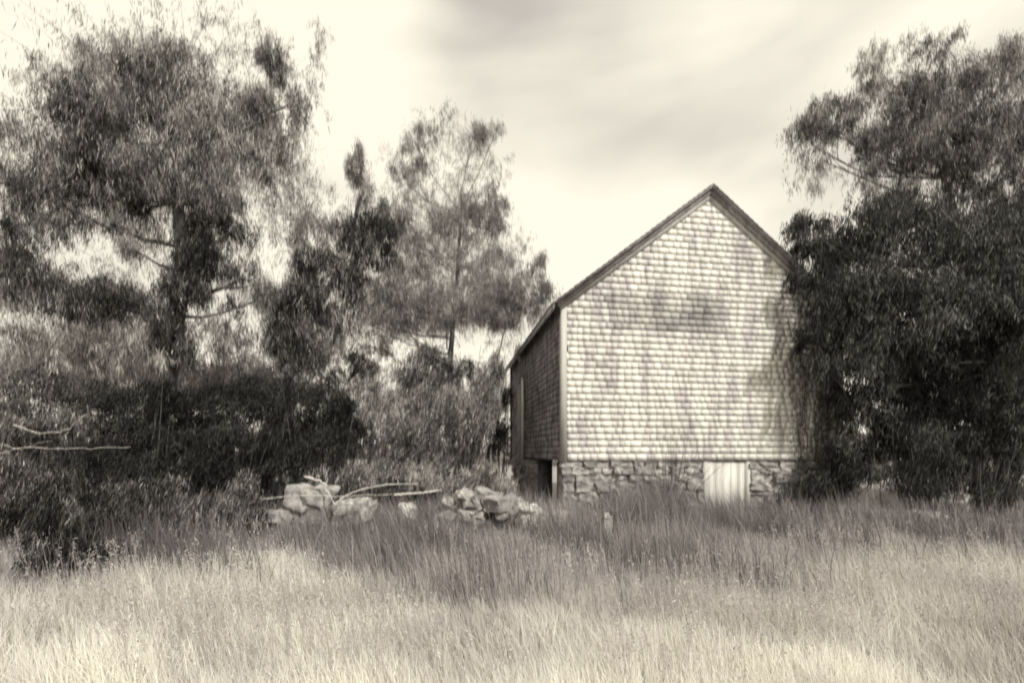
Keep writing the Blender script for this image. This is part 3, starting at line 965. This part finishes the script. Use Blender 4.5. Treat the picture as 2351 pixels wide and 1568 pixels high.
def grass(name, label, n, y0, y1, h, w, mat, tonef, hf=None, xr=1.45, lean=.25, keep=None, power=2.0):
    u = rng.random(n)
    # more blades per area near the camera
    y = y0 * (y1 / y0) ** u
    x = rng.uniform(-1, 1, n) * (y * xr + .6)
    ok = ~in_barn(x, y)
    if keep is not None: ok &= keep(x, y)
    x, y = x[ok], y[ok]; n = len(x)
    H = h * rng.uniform(.45, 1.5, n)
    if hf is not None: H *= hf(x, y)
    Wd = w * rng.uniform(.6, 1.4, n) * (0.5 + y / 8)
    B0 = np.stack([x, y, gz(x, y) - .02], -1)
    th = rng.uniform(0, 2 * math.pi, n)
    wind = np.stack([-0.10 + .05 * np.sin(x), 0 * x], -1)
    ld = np.stack([np.cos(th), np.sin(th)], -1) * (rng.random(n) ** 1.5 * lean * 1.6)[:, None] + wind
    mid = B0 + np.concatenate([ld * (H * .40)[:, None], (H * .55)[:, None]], 1)
    tip = B0 + np.concatenate([ld * (H * 1.25)[:, None], (H * (1 - .15 * np.linalg.norm(ld, axis=1)))[:, None]], 1)
    ph = rng.uniform(-.9, .9, n)
    sd = np.stack([np.cos(ph), np.sin(ph), 0 * ph], -1) * (Wd / 2)[:, None]
    V = np.stack([B0 - sd, B0 + sd, mid + sd * .8, mid - sd * .8, tip], 1)
    F4 = np.arange(n)[:, None] * 5 + np.array([[0, 1, 2, 3]])
    F3 = np.arange(n)[:, None] * 5 + np.array([[3, 2, 4]])
    t = np.clip(tonef(x, y) + rng.normal(0, .14, n), 0, 1)
    me_ = bpy.data.meshes.new(name)
    me_.vertices.add(n * 5); me_.vertices.foreach_set('co', V.astype(np.float32).ravel())
    me_.loops.add(n * 7)
    me_.loops.foreach_set('vertex_index', np.concatenate([F4.ravel(), F3.ravel()]).astype(np.int32))
    me_.polygons.add(n * 2)
    me_.polygons.foreach_set('loop_start', np.concatenate([np.arange(n) * 4, n * 4 + np.arange(n) * 3]).astype(np.int32))
    me_.polygons.foreach_set('loop_total', np.concatenate([np.full(n, 4), np.full(n, 3)]).astype(np.int32))
    a_ = me_.attributes.new('tone', 'FLOAT', 'POINT'); a_.data.foreach_set('value', np.repeat(t, 5).astype(np.float32))
    me_.materials.append(M[mat]); me_.update(calc_edges=True)
    return tag(link(name, me_), label, 'grass', kind='stuff')


grass('meadow_grass', 'dry pale meadow grass covering the foreground', 330000, 2.1, 15, .33, .0065, 'grass',
      lambda x, y: .64 + .20 * noise2(x, y, 1.5) + .14 * noise2(x, y, 4.2, 3) - .16 * np.clip((y - 4.2) / 1.5, 0, 1) + .22 * np.clip((4.0 - y) / 1.2, 0, 1),
      hf=lambda x, y: 1 + .35 * noise2(x, y, 1.1, 2) + .25 * noise2(x, y, 4.0, 1) - .25 * np.clip((3.5 - y), 0, 1) - .55 * np.exp(-((x + 4.5) / .9) ** 2 - ((y - 4.7) / .6) ** 2), lean=.3,
      keep=lambda x, y: rng.random(len(x)) > .85 * np.exp(-((x + 4.5) / .9) ** 2 - ((y - 4.8) / .6) ** 2))


def weedzone(x, y):
    m = np.exp(-(((x - 2.9) / 1.5) ** 2 + ((y - 6.4) / 1.1) ** 2)) + .22 * np.exp(-(((x + .6) / 1.3) ** 2 + ((y - 5.8) / 1.1) ** 2))
    m = m + .8 * np.exp(-(((x + 3.9) / 1.9) ** 2 + ((y - 5.4) / 1.0) ** 2)) + .35 * np.exp(-(((y - 7.7) / .9) ** 2)) + .25 * np.exp(-(((x - 6.5) / 2.0) ** 2 + ((y - 6.5) / 1) ** 2))
    m = m + .9 * np.exp(-(((x + 1.6) / 2.4) ** 2 + ((y - 6.3) / .35) ** 2)) + .5 * np.exp(-(((x - 3.5) / 3) ** 2 + ((y - 7.9) / .5) ** 2))
    return rng.random(len(x)) < m * (.62 + .75 * noise2(x, y, 3.3, 1) + .3 * noise2(x, y, 8.1, 5))


grass('tall_weeds', 'tall brownish weeds growing in front of the barn and boulders', 210000, 3.9, 9.2, .50, .008, 'weed',
      lambda x, y: .38 + .22 * noise2(x, y, 2.3, 4) + .12 * noise2(x, y, 7.3, 2) - .14 * (x < -2), keep=weedzone, lean=.22,
      hf=lambda x, y: 1 + .55 * noise2(x, y, 3.7, 6) + .25 * noise2(x, y, 11.0, 3))
grass('rank_weeds', 'rank tall weeds crowding the barn foundation and rubble', 52000, 6.5, 8.6, .62, .009, 'weed',
      lambda x, y: .38 + .25 * noise2(x, y, 2.9, 8) + .1 * noise2(x, y, 9.0, 2), lean=.28,
      keep=lambda x, y: (rng.random(len(x)) < .25 + 1.1 * np.exp(-((x - 2.4) / .8) ** 2) + .9 * np.exp(-((x - 5.2) / .9) ** 2) + .6 * np.exp(-((x + 1.2) / 1.2) ** 2)) & (rng.random(len(x)) > .92 * np.exp(-((x - 4.25) / .45) ** 2)),
      hf=lambda x, y: .75 + .6 * np.exp(-((x - 2.4) / .7) ** 2) + .4 * noise2(x, y, 5.1, 3))
# seed stalks standing above the rest
n = 3600
y_ = 2.6 * (8.2 / 2.6) ** rng.random(n); x_ = rng.uniform(-1.3, 1.3, n) * y_
ok = (~in_barn(x_, y_)) & (noise2(x_, y_, 1.9, 7) > -.25); x_, y_ = x_[ok], y_[ok]; n = len(x_)
H_ = rng.uniform(.35, .75, n)
A_ = np.stack([x_, y_, gz(x_, y_)], -1); ld_ = rng.normal(0, .16, (n, 2)) + [-.1, 0]
tp_ = A_ + np.stack([ld_[:, 0] * H_, ld_[:, 1] * H_, H_], -1)
sd_ = np.zeros((n, 3)); sd_[:, 0] = .0022
V1 = np.stack([A_ - sd_, A_ + sd_, tp_ + sd_ * .6, tp_ - sd_ * .6], 1).reshape(-1, 3)
m_ = 9
hd = np.repeat(tp_, m_, 0) + np.tile(np.linspace(-.11, .02, m_), n)[:, None] * np.repeat(np.concatenate([ld_, np.ones((n, 1))], 1), m_, 0) + rng.normal(0, .008, (n * m_, 3))
V2, F2, T2 = hang_leaves(hd, .03, .007, .5, np.repeat(rng.uniform(.25, .7, n), m_), .1)
tag(link('seed_stalks', mesh_np('seed_stalks', np.concatenate([V1, V2]), np.concatenate([np.arange(n * 4).reshape(n, 4), F2 + n * 4]), M['grass'], np.concatenate([np.full(n * 4, .5), T2]))),
    'thin seed-headed grass stalks rising above the meadow', 'grass', kind='stuff')

# low far scrub beyond everything, one mass
n = 9000
ang = rng.uniform(-1.15, 1.15, n); rad_ = rng.uniform(45, 70, n)
C = np.stack([np.sin(ang) * rad_, np.cos(ang) * rad_, rng.random(n) ** 1.3 * (3.2 + 1.2 * np.sin(ang * 9) + .8 * np.sin(ang * 23))], -1)
V, F, T = hang_leaves(C, 1.3, .7, .3, np.full(n, .35), .2)
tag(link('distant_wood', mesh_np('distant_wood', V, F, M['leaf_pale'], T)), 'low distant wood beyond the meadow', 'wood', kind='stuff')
